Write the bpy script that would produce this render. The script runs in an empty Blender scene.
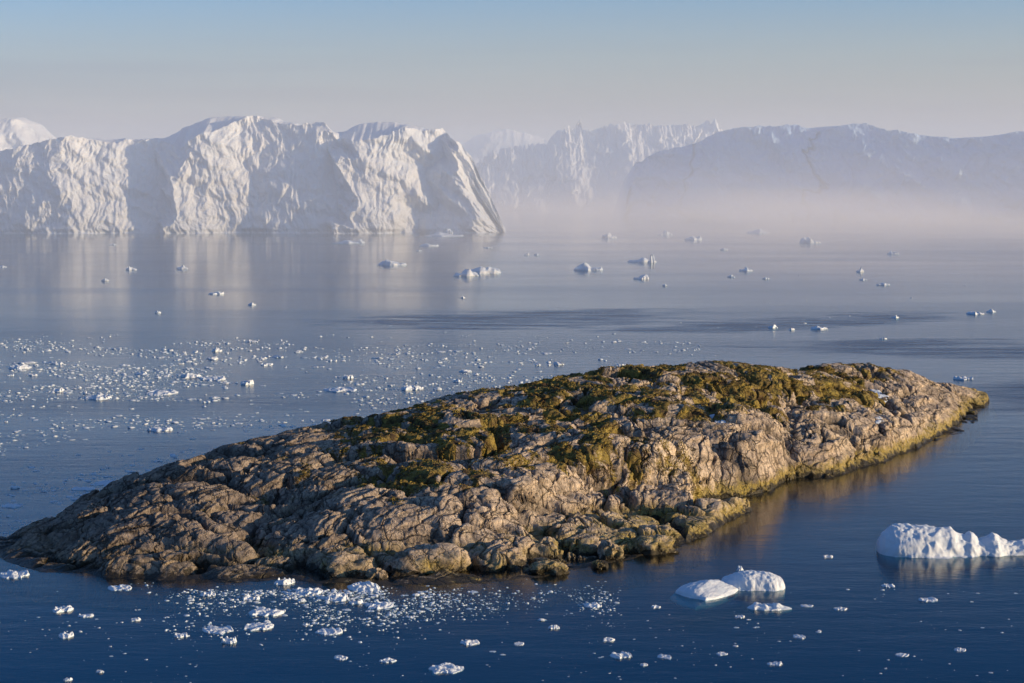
import bpy, math, random
import numpy as np
from mathutils import Vector

random.seed(7)
RNG = np.random.default_rng(7)
sc = bpy.context.scene
COL = sc.collection
W, H, F = 1024, 683, 1991.0
CAMH = 60.0
HORIZ = 175.0
PITCH = math.atan((H / 2 - HORIZ) / F)
SUN_EL, SUN_AZ = math.radians(9.5), math.radians(103.5)   # azimuth clockwise from +Y

# ------------------------------------------------------------------ camera maths
def ground(px, py, z=0.0):
    """world point at height z seen at photo pixel (px, py)"""
    x = (px - W / 2) / F
    y = (H / 2 - py) / F
    dy = math.cos(PITCH) + y * math.sin(PITCH)
    dz = y * math.cos(PITCH) - math.sin(PITCH)
    t = (z - CAMH) / dz
    return x * t, dy * t

def at_dist(px, py, Y):
    """world x, z of the point seen at pixel (px, py) at ground distance Y"""
    x = (px - W / 2) / F
    y = (H / 2 - py) / F
    dy = math.cos(PITCH) + y * math.sin(PITCH)
    dz = y * math.cos(PITCH) - math.sin(PITCH)
    t = Y / dy
    return x * t, CAMH + dz * t

# ------------------------------------------------------------------ numpy noise
def _hash(ix, iy, iz, seed):
    h = (ix.astype(np.uint32) * np.uint32(374761393) + iy.astype(np.uint32) * np.uint32(668265263)
         + iz.astype(np.uint32) * np.uint32(2147483647 & 0x7ED55D16) + np.uint32((seed * 1274126177) & 0xFFFFFFFF))
    h = (h ^ (h >> np.uint32(13))) * np.uint32(1274126177)
    h = (h ^ (h >> np.uint32(15))) * np.uint32(2246822519)
    return h ^ (h >> np.uint32(16))

def _rnd(ix, iy, iz, seed):
    return _hash(ix, iy, iz, seed).astype(np.float32) / np.float32(4294967295.0)

def vnoise2(x, y, seed=0):
    """smooth gradient noise in 2d, about -1..1"""
    x0 = np.floor(x); y0 = np.floor(y)
    fx = (x - x0).astype(np.float32); fy = (y - y0).astype(np.float32)
    ix = x0.astype(np.int64); iy = y0.astype(np.int64); z = np.zeros_like(ix)
    sx = fx * fx * fx * (fx * (fx * 6 - 15) + 10); sy = fy * fy * fy * (fy * (fy * 6 - 15) + 10)
    out = []
    for dy in (0, 1):
        for dx in (0, 1):
            a = _rnd(ix + dx, iy + dy, z, seed) * np.float32(2 * math.pi)
            out.append(np.cos(a) * (fx - dx) + np.sin(a) * (fy - dy))
    a = out[0] + (out[1] - out[0]) * sx
    b = out[2] + (out[3] - out[2]) * sx
    return (a + (b - a) * sy) * 1.5

def vnoise3(x, y, z, seed=0):
    x0 = np.floor(x); y0 = np.floor(y); z0 = np.floor(z)
    fx = (x - x0).astype(np.float32); fy = (y - y0).astype(np.float32); fz = (z - z0).astype(np.float32)
    ix = x0.astype(np.int64); iy = y0.astype(np.int64); iz = z0.astype(np.int64)
    sx = fx * fx * (3 - 2 * fx); sy = fy * fy * (3 - 2 * fy); sz = fz * fz * (3 - 2 * fz)
    r = 0
    for dz in (0, 1):
        wz = sz if dz else 1 - sz
        for dy in (0, 1):
            wy = sy if dy else 1 - sy
            for dx in (0, 1):
                wx = sx if dx else 1 - sx
                h = _hash(ix + dx, iy + dy, iz + dz, seed)
                gx = (h & np.uint32(1023)).astype(np.float32) / 511.5 - 1
                gy = ((h >> np.uint32(10)) & np.uint32(1023)).astype(np.float32) / 511.5 - 1
                gz = ((h >> np.uint32(20)) & np.uint32(1023)).astype(np.float32) / 511.5 - 1
                r = r + wx * wy * wz * (gx * (fx - dx) + gy * (fy - dy) + gz * (fz - dz))
    return r * 1.4

def fbm2(x, y, oct=4, seed=0, gain=.5):
    s = 0; a = 1.0
    for o in range(oct):
        s = s + a * vnoise2(x * 2 ** o + 17.3 * o, y * 2 ** o - 9.1 * o, seed + o); a *= gain
    return s

def ridged2(x, y, oct=4, seed=0, gain=.5):
    s = 0; a = 1.0
    for o in range(oct):
        s = s + a * (1 - 2 * np.abs(vnoise2(x * 2 ** o + 7.7 * o, y * 2 ** o + 3.1 * o, seed + o))); a *= gain
    return s

def fbm3(x, y, z, oct=4, seed=0, gain=.5):
    s = 0; a = 1.0
    for o in range(oct):
        s = s + a * vnoise3(x * 2 ** o + 17.3 * o, y * 2 ** o - 9.1 * o, z * 2 ** o + 5.7 * o, seed + o); a *= gain
    return s

def worley2(x, y, seed=0, jit=.9, full=False):
    """returns F1, F2, random value of the nearest cell"""
    x0 = np.floor(x); y0 = np.floor(y)
    ix = x0.astype(np.int64); iy = y0.astype(np.int64); z = np.zeros_like(ix)
    f1 = np.full(x.shape, 9.0, np.float32); f2 = f1.copy(); cid = np.zeros(x.shape, np.float32); vx = cid.copy(); vy = cid.copy()
    for dy in (-1, 0, 1):
        for dx in (-1, 0, 1):
            a = _rnd(ix + dx, iy + dy, z, seed); b = _rnd(ix + dx, iy + dy, z, seed + 91)
            c = _rnd(ix + dx, iy + dy, z, seed + 37)
            ex = x0 + dx + .5 + (a - .5) * jit - x; ey = y0 + dy + .5 + (b - .5) * jit - y
            d = np.sqrt(ex * ex + ey * ey).astype(np.float32)
            m = d < f1
            f2 = np.where(m, f1, np.minimum(f2, d))
            cid = np.where(m, c, cid); f1 = np.where(m, d, f1)
            vx = np.where(m, ex, vx); vy = np.where(m, ey, vy)
    if full: return f1, f2, cid, vx, vy
    return f1, f2, cid

def sstep(a, b, x):
    t = np.clip((x - a) / (b - a), 0, 1)
    return t * t * (3 - 2 * t)

# ------------------------------------------------------------------ object helpers
def mesh_np(name, V, Q, mat, parent=None, smooth=True, attrs=None, tris=False):
    me = bpy.data.meshes.new(name)
    V = np.asarray(V, np.float32); Q = np.asarray(Q, np.int32)
    k = 3 if tris else 4
    me.vertices.add(len(V)); me.vertices.foreach_set('co', V.ravel())
    me.loops.add(len(Q) * k); me.loops.foreach_set('vertex_index', Q.ravel())
    me.polygons.add(len(Q)); me.polygons.foreach_set('loop_start', np.arange(len(Q), dtype=np.int32) * k)
    me.polygons.foreach_set('use_smooth', np.full(len(Q), smooth))
    me.update(calc_edges=True)
    for an, av in (attrs or {}).items():
        a = me.attributes.new(an, 'FLOAT', 'POINT'); a.data.foreach_set('value', np.asarray(av, np.float32))
    me.materials.append(mat)
    ob = bpy.data.objects.new(name, me); COL.objects.link(ob)
    if parent: ob.parent = parent
    return ob

def tag(o, label=None, cat=None, group=None, kind=None):
    if label: o['label'] = label
    if cat: o['category'] = cat
    if group: o['group'] = group
    if kind: o['kind'] = kind
    return o

def grid_quads(nr, nc, wrap=False):
    r = np.arange(nr - 1)[:, None]; c = np.arange(nc if wrap else nc - 1)[None, :]
    c2 = (c + 1) % nc
    a = r * nc + c; b = r * nc + c2; d = (r + 1) * nc + c2; e = (r + 1) * nc + c
    return np.stack([a + 0 * c, b, d, e], -1).reshape(-1, 4)

# ------------------------------------------------------------------ material helpers
class NT:
    def __init__(s, nt): s.nt = nt; nt.nodes.clear()
    def n(s, t, **kw):
        nd = s.nt.nodes.new(t)
        for k, v in kw.items():
            if k.startswith('i_'):
                nd.inputs[k[2:].replace('_', ' ')].default_value = v
            else: setattr(nd, k, v)
        return nd
    def l(s, a, b): s.nt.links.new(a, b)
    def math(s, op, a, b=None, c=None, clamp=False):
        nd = s.n('ShaderNodeMath', operation=op, use_clamp=clamp)
        for i, v in enumerate((a, b, c)):
            if v is None: continue
            if isinstance(v, (int, float)): nd.inputs[i].default_value = v
            else: s.l(v, nd.inputs[i])
        return nd.outputs[0]
    def mix(s, fac, a, b, blend='MIX'):
        nd = s.n('ShaderNodeMix', data_type='RGBA', blend_type=blend)
        for i, v in ((0, fac), (6, a), (7, b)):
            if isinstance(v, (int, float)): nd.inputs[i].default_value = v
            elif isinstance(v, tuple): nd.inputs[i].default_value = v if len(v) == 4 else (*v, 1)
            else: s.l(v, nd.inputs[i])
        return nd.outputs[2]
    def ramp(s, fac, pts, interp='LINEAR'):
        nd = s.n('ShaderNodeValToRGB'); cr = nd.color_ramp; cr.interpolation = interp
        while len(cr.elements) < len(pts): cr.elements.new(.5)
        for e, (p, c) in zip(cr.elements, pts):
            e.position = p; e.color = (c, c, c, 1) if isinstance(c, (int, float)) else (*c, 1)
        s.l(fac, nd.inputs[0]); return nd.outputs[0]
    def noise(s, vec, scale, detail=4, rough=.5, dist=0):
        nd = s.n('ShaderNodeTexNoise'); nd.inputs['Scale'].default_value = scale
        nd.inputs['Detail'].default_value = detail; nd.inputs['Roughness'].default_value = rough
        nd.inputs['Distortion'].default_value = dist
        s.l(vec, nd.inputs['Vector']); return nd.outputs['Fac']
    def mapping(s, vec, scale=(1, 1, 1), rot=(0, 0, 0), loc=(0, 0, 0)):
        nd = s.n('ShaderNodeMapping'); nd.inputs['Scale'].default_value = scale
        nd.inputs['Rotation'].default_value = rot; nd.inputs['Location'].default_value = loc
        s.l(vec, nd.inputs['Vector']); return nd.outputs[0]

def new_mat(name):
    m = bpy.data.materials.new(name); m.use_nodes = True
    return m, NT(m.node_tree)

# ---- ice
def ice_material(name, white, shade, bump_scale, bump_dist, under=True, vein=0.0, uscale=1.0):
    m, t = new_mat(name)
    g = t.n('ShaderNodeNewGeometry'); P = g.outputs['Position']
    sep = t.n('ShaderNodeSeparateXYZ'); t.l(P, sep.inputs[0])
    n1 = t.noise(P, bump_scale, 6, .6)
    n2 = t.noise(P, bump_scale * .17, 4, .55)
    col = t.mix(t.ramp(n2, [(.35, 0.0), (.7, 1.0)]), white, shade)
    if vein:
        w = t.noise(t.mapping(P, (1, 1, .12)), bump_scale * .5, 5, .6, .6)
        col = t.mix(t.math('MULTIPLY', t.ramp(w, [(.5, 0.0), (.72, 1.0)]), vein), col, (.62, .72, .84))
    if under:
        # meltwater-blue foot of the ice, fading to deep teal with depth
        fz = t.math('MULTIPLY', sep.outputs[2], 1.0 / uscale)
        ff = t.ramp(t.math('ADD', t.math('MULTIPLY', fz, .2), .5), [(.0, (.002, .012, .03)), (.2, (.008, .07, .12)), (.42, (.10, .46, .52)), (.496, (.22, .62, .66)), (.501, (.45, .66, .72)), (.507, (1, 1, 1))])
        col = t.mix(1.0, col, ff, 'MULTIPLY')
    b = t.n('ShaderNodeBump'); b.inputs['Strength'].default_value = .7; b.inputs['Distance'].default_value = bump_dist
    t.l(n1, b.inputs['Height'])
    p = t.n('ShaderNodeBsdfPrincipled'); t.l(col, p.inputs['Base Color'])
    p.inputs['Roughness'].default_value = .55; p.inputs['Specular IOR Level'].default_value = .25
    t.l(b.outputs[0], p.inputs['Normal'])
    o = t.n('ShaderNodeOutputMaterial'); t.l(p.outputs[0], o.inputs[0])
    return m

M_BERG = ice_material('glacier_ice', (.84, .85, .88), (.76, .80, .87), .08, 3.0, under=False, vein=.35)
M_BERG2 = ice_material('shaded_glacier_ice', (.50, .66, .88), (.34, .52, .84), .05, 5.0, under=False, vein=.3)  # bluer copy of the ice, the right berg's shade put into its colour
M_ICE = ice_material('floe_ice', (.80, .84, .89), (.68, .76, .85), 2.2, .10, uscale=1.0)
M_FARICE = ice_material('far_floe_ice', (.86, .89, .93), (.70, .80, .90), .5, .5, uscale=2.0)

# ---- rock
def rock_material():
    m, t = new_mat('gneiss_rock')
    g = t.n('ShaderNodeNewGeometry'); P = g.outputs['Position']
    sp = t.n('ShaderNodeSeparateXYZ'); t.l(P, sp.inputs[0]); z = sp.outputs[2]
    sn = t.n('ShaderNodeSeparateXYZ'); t.l(g.outputs['Normal'], sn.inputs[0])
    moss = t.n('ShaderNodeAttribute', attribute_name='moss').outputs['Fac']
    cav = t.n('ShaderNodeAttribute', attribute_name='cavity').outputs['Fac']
    tone = t.n('ShaderNodeAttribute', attribute_name='tone').outputs['Fac']
    ff = t.mapping(P, (1.0, .28, 1.0), (0, 0, math.radians(-28)))
    n_big = t.noise(P, .10, 5, .6)
    n_mid = t.noise(P, .55, 6, .65)
    n_fine = t.noise(P, 2.6, 7, .7)
    n_str = t.noise(ff, 1.5, 6, .65, .8)
    rock = t.mix(t.ramp(n_big, [(.35, 0.0), (.65, 1.0)]), (.66, .51, .37), (.76, .62, .48))
    rock = t.mix(t.ramp(n_mid, [(.38, 0.0), (.62, 1.0)]), rock, (.47, .37, .29))
    rock = t.mix(t.math('MULTIPLY', tone, .55), rock, (.82, .66, .48))
    streak = t.ramp(n_str, [(.50, 0.0), (.60, 1.0)])
    rock = t.mix(t.math('MULTIPLY', streak, t.ramp(n_big, [(.4, .85), (.62, .35)])), rock, (.095, .085, .08))
    speck = t.ramp(n_fine, [(.50, 0.0), (.64, 1.0)])
    rock = t.mix(t.math('MULTIPLY', speck, .48), rock, (.13, .108, .09))
    rock = t.mix(t.math('MULTIPLY', t.ramp(t.noise(P, 5.5, 4, .6), [(.56, 0.0), (.66, 1.0)]), .5), rock, (.55, .49, .42))
    wp = t.n('ShaderNodeVectorMath', operation='MULTIPLY_ADD')
    nz = t.n('ShaderNodeTexNoise'); nz.inputs['Scale'].default_value = .5; nz.inputs['Detail'].default_value = 3; t.l(P, nz.inputs['Vector'])
    t.l(nz.outputs['Color'], wp.inputs[0]); wp.inputs[1].default_value = (2.2, 2.2, 2.2); t.l(P, wp.inputs[2])
    def joints(scale, sc3, rot, w):
        v = t.n('ShaderNodeTexVoronoi', feature='DISTANCE_TO_EDGE'); v.inputs['Scale'].default_value = scale
        t.l(t.mapping(wp.outputs[0], sc3, (0, 0, rot)), v.inputs['Vector'])
        return t.ramp(v.outputs['Distance'], [(0, 1.0), (w, 0.0)])
    j1 = joints(.16, (1, .55, .9), .35, .035); j2 = joints(.42, (1, .6, 1), -.5, .05)
    jm = t.math('MAXIMUM', j1, t.math('MULTIPLY', j2, t.ramp(n_big, [(.42, .1), (.58, .9)])))
    rock = t.mix(t.math('MULTIPLY', jm, .8), rock, (.04, .034, .03))
    patch = t.noise(t.mapping(P, (1, .5, 1), (0, 0, .4)), .22, 7, .72)
    rock = t.mix(t.math('MULTIPLY', t.ramp(patch, [(.55, 0.0), (.61, 1.0)]), .50), rock, (.13, .105, .085))
    # joints and hollows darkened in the colour, as painted crevice shade
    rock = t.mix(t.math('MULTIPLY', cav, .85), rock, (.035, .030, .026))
    # plants: ochre grass, rusty heath, dark crowberry
    m1 = t.noise(P, .35, 6, .65); m2 = t.noise(P, 1.3, 6, .7)
    veg = t.mix(t.ramp(m1, [(.40, 0.0), (.60, 1.0)]), (.33, .25, .06), (.085, .055, .030))
    veg = t.mix(t.ramp(m2, [(.50, 0.0), (.64, 1.0)]), veg, (.026, .020, .013))
    veg = t.mix(t.math('MULTIPLY', t.ramp(t.noise(P, .22, 5, .6), [(.52, 0.0), (.68, 1.0)]), .6), veg, (.36, .26, .06))
    edge = t.math('ADD', moss, t.math('MULTIPLY', t.math('SUBTRACT', n_fine, .5), 2.2))
    edge = t.math('ADD', edge, t.math('MULTIPLY', t.math('SUBTRACT', n_mid, .5), 1.0))
    mm = t.ramp(edge, [(.46, 0.0), (.58, 1.0)])
    col = t.mix(mm, rock, veg)
    left_shade = t.ramp(t.math('ADD', t.math('MULTIPLY', sp.outputs[0], .008), .5), [(.05, 1.0), (.5, 0.0)])  # left half's shade painted in: colour darkens toward the left tip
    col = t.mix(t.math('MULTIPLY', left_shade, .85), col, t.mix(1.0, col, (.50, .50, .52), 'MULTIPLY'))
    # tide line: olive-yellow weed, black wet rock under it
    zz = t.math('ADD', z, t.math('MULTIPLY', t.math('SUBTRACT', n_mid, .5), 5.0))
    zz = t.math('ADD', zz, t.math('MULTIPLY', t.math('SUBTRACT', n_fine, .5), .8))
    weed = t.math('MULTIPLY', t.ramp(t.math('MULTIPLY', zz, .25), [(.0, 1.0), (.40, .9), (.78, 0.0)]), t.ramp(t.math('ADD', n_big, t.math('MULTIPLY', sp.outputs[0], .003)), [(.38, .12), (.60, 1.0)]))
    wcol = t.mix(t.ramp(n_fine, [(.4, 0.0), (.6, 1.0)]), (.40, .30, .055), (.17, .14, .05))
    col = t.mix(t.math('MULTIPLY', weed, .9), col, wcol)
    wet = t.ramp(t.math('MULTIPLY', zz, .25), [(.0, 1.0), (.14, 1.0), (.25, 0.0)])
    col = t.mix(t.math('MULTIPLY', wet, .93), col, (.022, .018, .010))
    # fade with depth under the water
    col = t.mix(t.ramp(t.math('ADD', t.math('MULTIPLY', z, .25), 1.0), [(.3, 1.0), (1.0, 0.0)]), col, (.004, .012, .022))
    bh = t.math('ADD', t.math('MULTIPLY', n_fine, .55), t.math('MULTIPLY', n_str, .5))
    bh = t.math('ADD', bh, t.math('MULTIPLY', n_mid, .6))
    bh = t.math('SUBTRACT', bh, t.math('MULTIPLY', jm, .7))
    b = t.n('ShaderNodeBump'); b.inputs['Strength'].default_value = 1.0; b.inputs['Distance'].default_value = .38
    t.l(bh, b.inputs['Height'])
    p = t.n('ShaderNodeBsdfPrincipled'); t.l(col, p.inputs['Base Color'])
    p.inputs['Specular IOR Level'].default_value = .25
    rr = t.ramp(t.math('MULTIPLY', zz, .25), [(.1, .35), (.3, .85)]); t.l(rr, p.inputs['Roughness'])
    t.l(b.outputs[0], p.inputs['Normal'])
    o = t.n('ShaderNodeOutputMaterial'); t.l(p.outputs[0], o.inputs[0])
    return m
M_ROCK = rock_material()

def simple_veg():
    m, t = new_mat('tundra_grass')
    g = t.n('ShaderNodeNewGeometry'); P = g.outputs['Position']
    c = t.mix(t.ramp(t.noise(P, .3, 4, .6), [(.42, 0.0), (.58, 1.0)]), (.38, .28, .06), (.13, .08, .032))
    c = t.mix(t.ramp(t.noise(P, .16, 3, .6), [(.52, 0.0), (.62, 1.0)]), c, (.42, .31, .07))
    c = t.mix(t.ramp(t.noise(P, 2.2, 3, .6), [(.45, 0.0), (.6, .8)]), c, (.05, .036, .018))
    p = t.n('ShaderNodeBsdfPrincipled'); t.l(c, p.inputs['Base Color']); p.inputs['Roughness'].default_value = .9
    p.inputs['Specular IOR Level'].default_value = .1
    o = t.n('ShaderNodeOutputMaterial'); t.l(p.outputs[0], o.inputs[0])
    return m
M_GRASS = simple_veg()

# ---- water
def water_material():
    m, t = new_mat('sea_water')
    g = t.n('ShaderNodeNewGeometry'); P = g.outputs['Position']
    s = t.n('ShaderNodeSeparateXYZ'); t.l(P, s.inputs[0]); x, y = s.outputs[0], s.outputs[1]
    wob = t.noise(t.mapping(P, (.25, 1, 1)), .012, 4, .55)
    wob2 = t.noise(t.mapping(P, (.35, 1, 1), loc=(300, 80, 0)), .05, 4, .6)
    # breeze patches: long bands of ruffled water (world metres: centre x, centre y, half length, half depth, tilt)
    bands = [(3, 838, 92, 55, .35), (118, 815, 92, 42, .5), (176, 690, 105, 30, -.12), (175, 545, 60, 60, .0)]
    tot = None
    for (cx, cy, rx, ry, tl) in bands:
        dx = t.math('MULTIPLY', t.math('SUBTRACT', x, cx), 1 / rx)
        yy = t.math('SUBTRACT', t.math('SUBTRACT', y, cy), t.math('MULTIPLY', t.math('SUBTRACT', x, cx), tl))
        dy = t.math('MULTIPLY', t.math('ADD', yy, t.math('MULTIPLY', t.math('SUBTRACT', wob, .5), 120)), 1 / ry)
        r = t.math('SQRT', t.math('ADD', t.math('MULTIPLY', dx, dx), t.math('MULTIPLY', dy, dy)))
        r = t.math('ADD', r, t.math('MULTIPLY', t.math('SUBTRACT', wob2, .5), 1.6))
        k = t.n('ShaderNodeMapRange', interpolation_type='SMOOTHSTEP'); t.l(r, k.inputs[0])
        k.inputs[1].default_value = 1.2; k.inputs[2].default_value = .5; k.inputs[3].default_value = 0; k.inputs[4].default_value = 1.0
        tot = k.outputs[0] if tot is None else t.math('MAXIMUM', tot, k.outputs[0])
    soft = t.ramp(t.noise(t.mapping(P, (.2, 1, 1)), .009, 5, .6), [(.40, 0.05), (.68, .34)])
    grainy = t.ramp(t.noise(t.mapping(P, (.3, 1, 1)), .09, 5, .65), [(.34, .25), (.62, 1.0)])
    ruff = t.math('MAXIMUM', t.math('MULTIPLY', tot, grainy), soft)
    near = t.n('ShaderNodeMapRange'); t.l(y, near.inputs[0])
    near.inputs[1].default_value = 250; near.inputs[2].default_value = 1300; near.inputs[3].default_value = 1; near.inputs[4].default_value = .22
    w1 = t.noise(t.mapping(P, (.5, 1, 1), (0, 0, .25)), .9, 4, .6)
    w2 = t.noise(t.mapping(P, (.35, 1, 1), (0, 0, -.15)), .16, 4, .55)
    hgt = t.math('ADD', t.math('MULTIPLY', w1, .35), t.math('MULTIPLY', w2, .9))
    def ms(a, b):
        k = t.n('ShaderNodeMapRange', interpolation_type='SMOOTHSTEP'); t.l(y, k.inputs[0]); k.inputs[1].default_value = a; k.inputs[2].default_value = b; return k.outputs[0]
    lane = t.math('MULTIPLY', t.math('MULTIPLY', ms(380, 560), ms(1050, 760)), .42)
    st = t.math('MULTIPLY', t.math('ADD', t.math('ADD', .11, lane), t.math('MULTIPLY', ruff, .85)), near.outputs[0])
    b = t.n('ShaderNodeBump'); b.inputs['Distance'].default_value = .35
    t.l(st, b.inputs['Strength']); t.l(hgt, b.inputs['Height'])
    rough = t.math('ADD', .10, t.math('MULTIPLY', ruff, .22))
    gl = t.n('ShaderNodeBsdfGlossy'); t.l(rough, gl.inputs['Roughness']); t.l(b.outputs[0], gl.inputs['Normal'])
    gl.inputs['Color'].default_value = (1, 1, 1, 1)
    tr = t.n('ShaderNodeBsdfTransparent'); tr.inputs['Color'].default_value = (.75, .92, .97, 1)
    fr = t.n('ShaderNodeFresnel'); fr.inputs['IOR'].default_value = 1.33; t.l(b.outputs[0], fr.inputs['Normal'])
    # ruffled water turns its facets to the viewer and mirrors less
    fac = t.math('MULTIPLY', fr.outputs[0], t.math('SUBTRACT', .96, t.math('MULTIPLY', ruff, .36)))
    mx = t.n('ShaderNodeMixShader'); t.l(fac, mx.inputs[0]); t.l(tr.outputs[0], mx.inputs[1]); t.l(gl.outputs[0], mx.inputs[2])
    o = t.n('ShaderNodeOutputMaterial'); t.l(mx.outputs[0], o.inputs[0])
    return m
M_WATER = water_material()

def deep_material():
    m, t = new_mat('deep_sea')
    p = t.n('ShaderNodeBsdfDiffuse'); p.inputs['Color'].default_value = (.011, .056, .112, 1)
    o = t.n('ShaderNodeOutputMaterial'); t.l(p.outputs[0], o.inputs[0])
    return m
M_DEEP = deep_material()

def sheet(name, z, mat):
    V = [(-40000, -3000, z), (40000, -3000, z), (40000, 60000, z), (-40000, 60000, z)]
    return tag(mesh_np(name, V, [(0, 1, 2, 3)], mat, smooth=False), kind='structure')
sheet('water', 0.0, M_WATER)
sheet('deep_water', -4.0, M_DEEP)

# ------------------------------------------------------------------ the rock island
shore_px = [(-3, 556), (8, 562), (40, 571), (120, 578), (200, 581), (300, 581), (400, 586), (480, 583), (550, 576), (600, 564), (650, 554),
            (700, 537), (720, 526), (745, 514), (757, 503), (775, 493), (786, 483), (830, 479), (850, 471), (890, 460), (935, 441), (960, 434), (975, 424), (986, 404)]
ridge_px = [(-3, 554, .2), (30, 537, 1.6), (60, 521, 2.8), (100, 504, 4.6), (150, 482, 6.4), (200, 461, 8), (260, 442, 9.2), (330, 429, 10.6), (400, 414, 12.5),
            (450, 402, 14), (520, 388, 15.5), (560, 380, 16.4), (600, 376, 17), (650, 371, 16.8), (700, 368, 16.6), (750, 368, 16.0), (800, 368, 14.9),
            (850, 367, 13.8), (900, 375, 10.5), (940, 383, 6.5), (970, 390, 3.2), (986, 397, .4)]
sh = [ground(*p) for p in shore_px]
ledge_px = [(380, 572, 1.5), (430, 560, 2.0), (520, 527, 3.2), (600, 494, 3.6), (660, 492, 3.2), (700, 487, 3.0), (735, 485, 2.6), (770, 483, 1.8), (786, 482, .0), (830, 478, 0), (890, 459, 0), (935, 440, 0), (986, 403, 0)]
cliff_px = [(380, 0.5), (430, 1.5), (520, 2.8), (600, 4.4), (700, 5.6), (780, 6.2), (850, 4.6), (920, 3.0), (986, .2)]
lg = [(*ground(*p), p[2]) for p in ledge_px]
LU = np.array([p[0] / p[1] for p in lg]); LD = np.array([p[1] for p in lg]); LZ = np.array([p[2] for p in lg])
CU = np.array([(p[0] - 512) / F for p in cliff_px]); CZ = np.array([p[1] for p in cliff_px])
rd = [(*ground(p[0], p[1], p[2]), p[2]) for p in ridge_px]
SU = np.array([p[0] / p[1] for p in sh]); SD = np.array([p[1] for p in sh])
RU = np.array([p[0] / p[1] for p in rd]); RD = np.array([p[1] for p in rd]); RZ = np.array([p[2] for p in rd])

def smooth_interp(u, xs, ys):
    # average of shifted linear interpolations = rounded corners
    s = 0
    for k in (-.006, -.003, 0, .003, .006): s = s + np.interp(u + k, xs, ys)
    return s / 5

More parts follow.
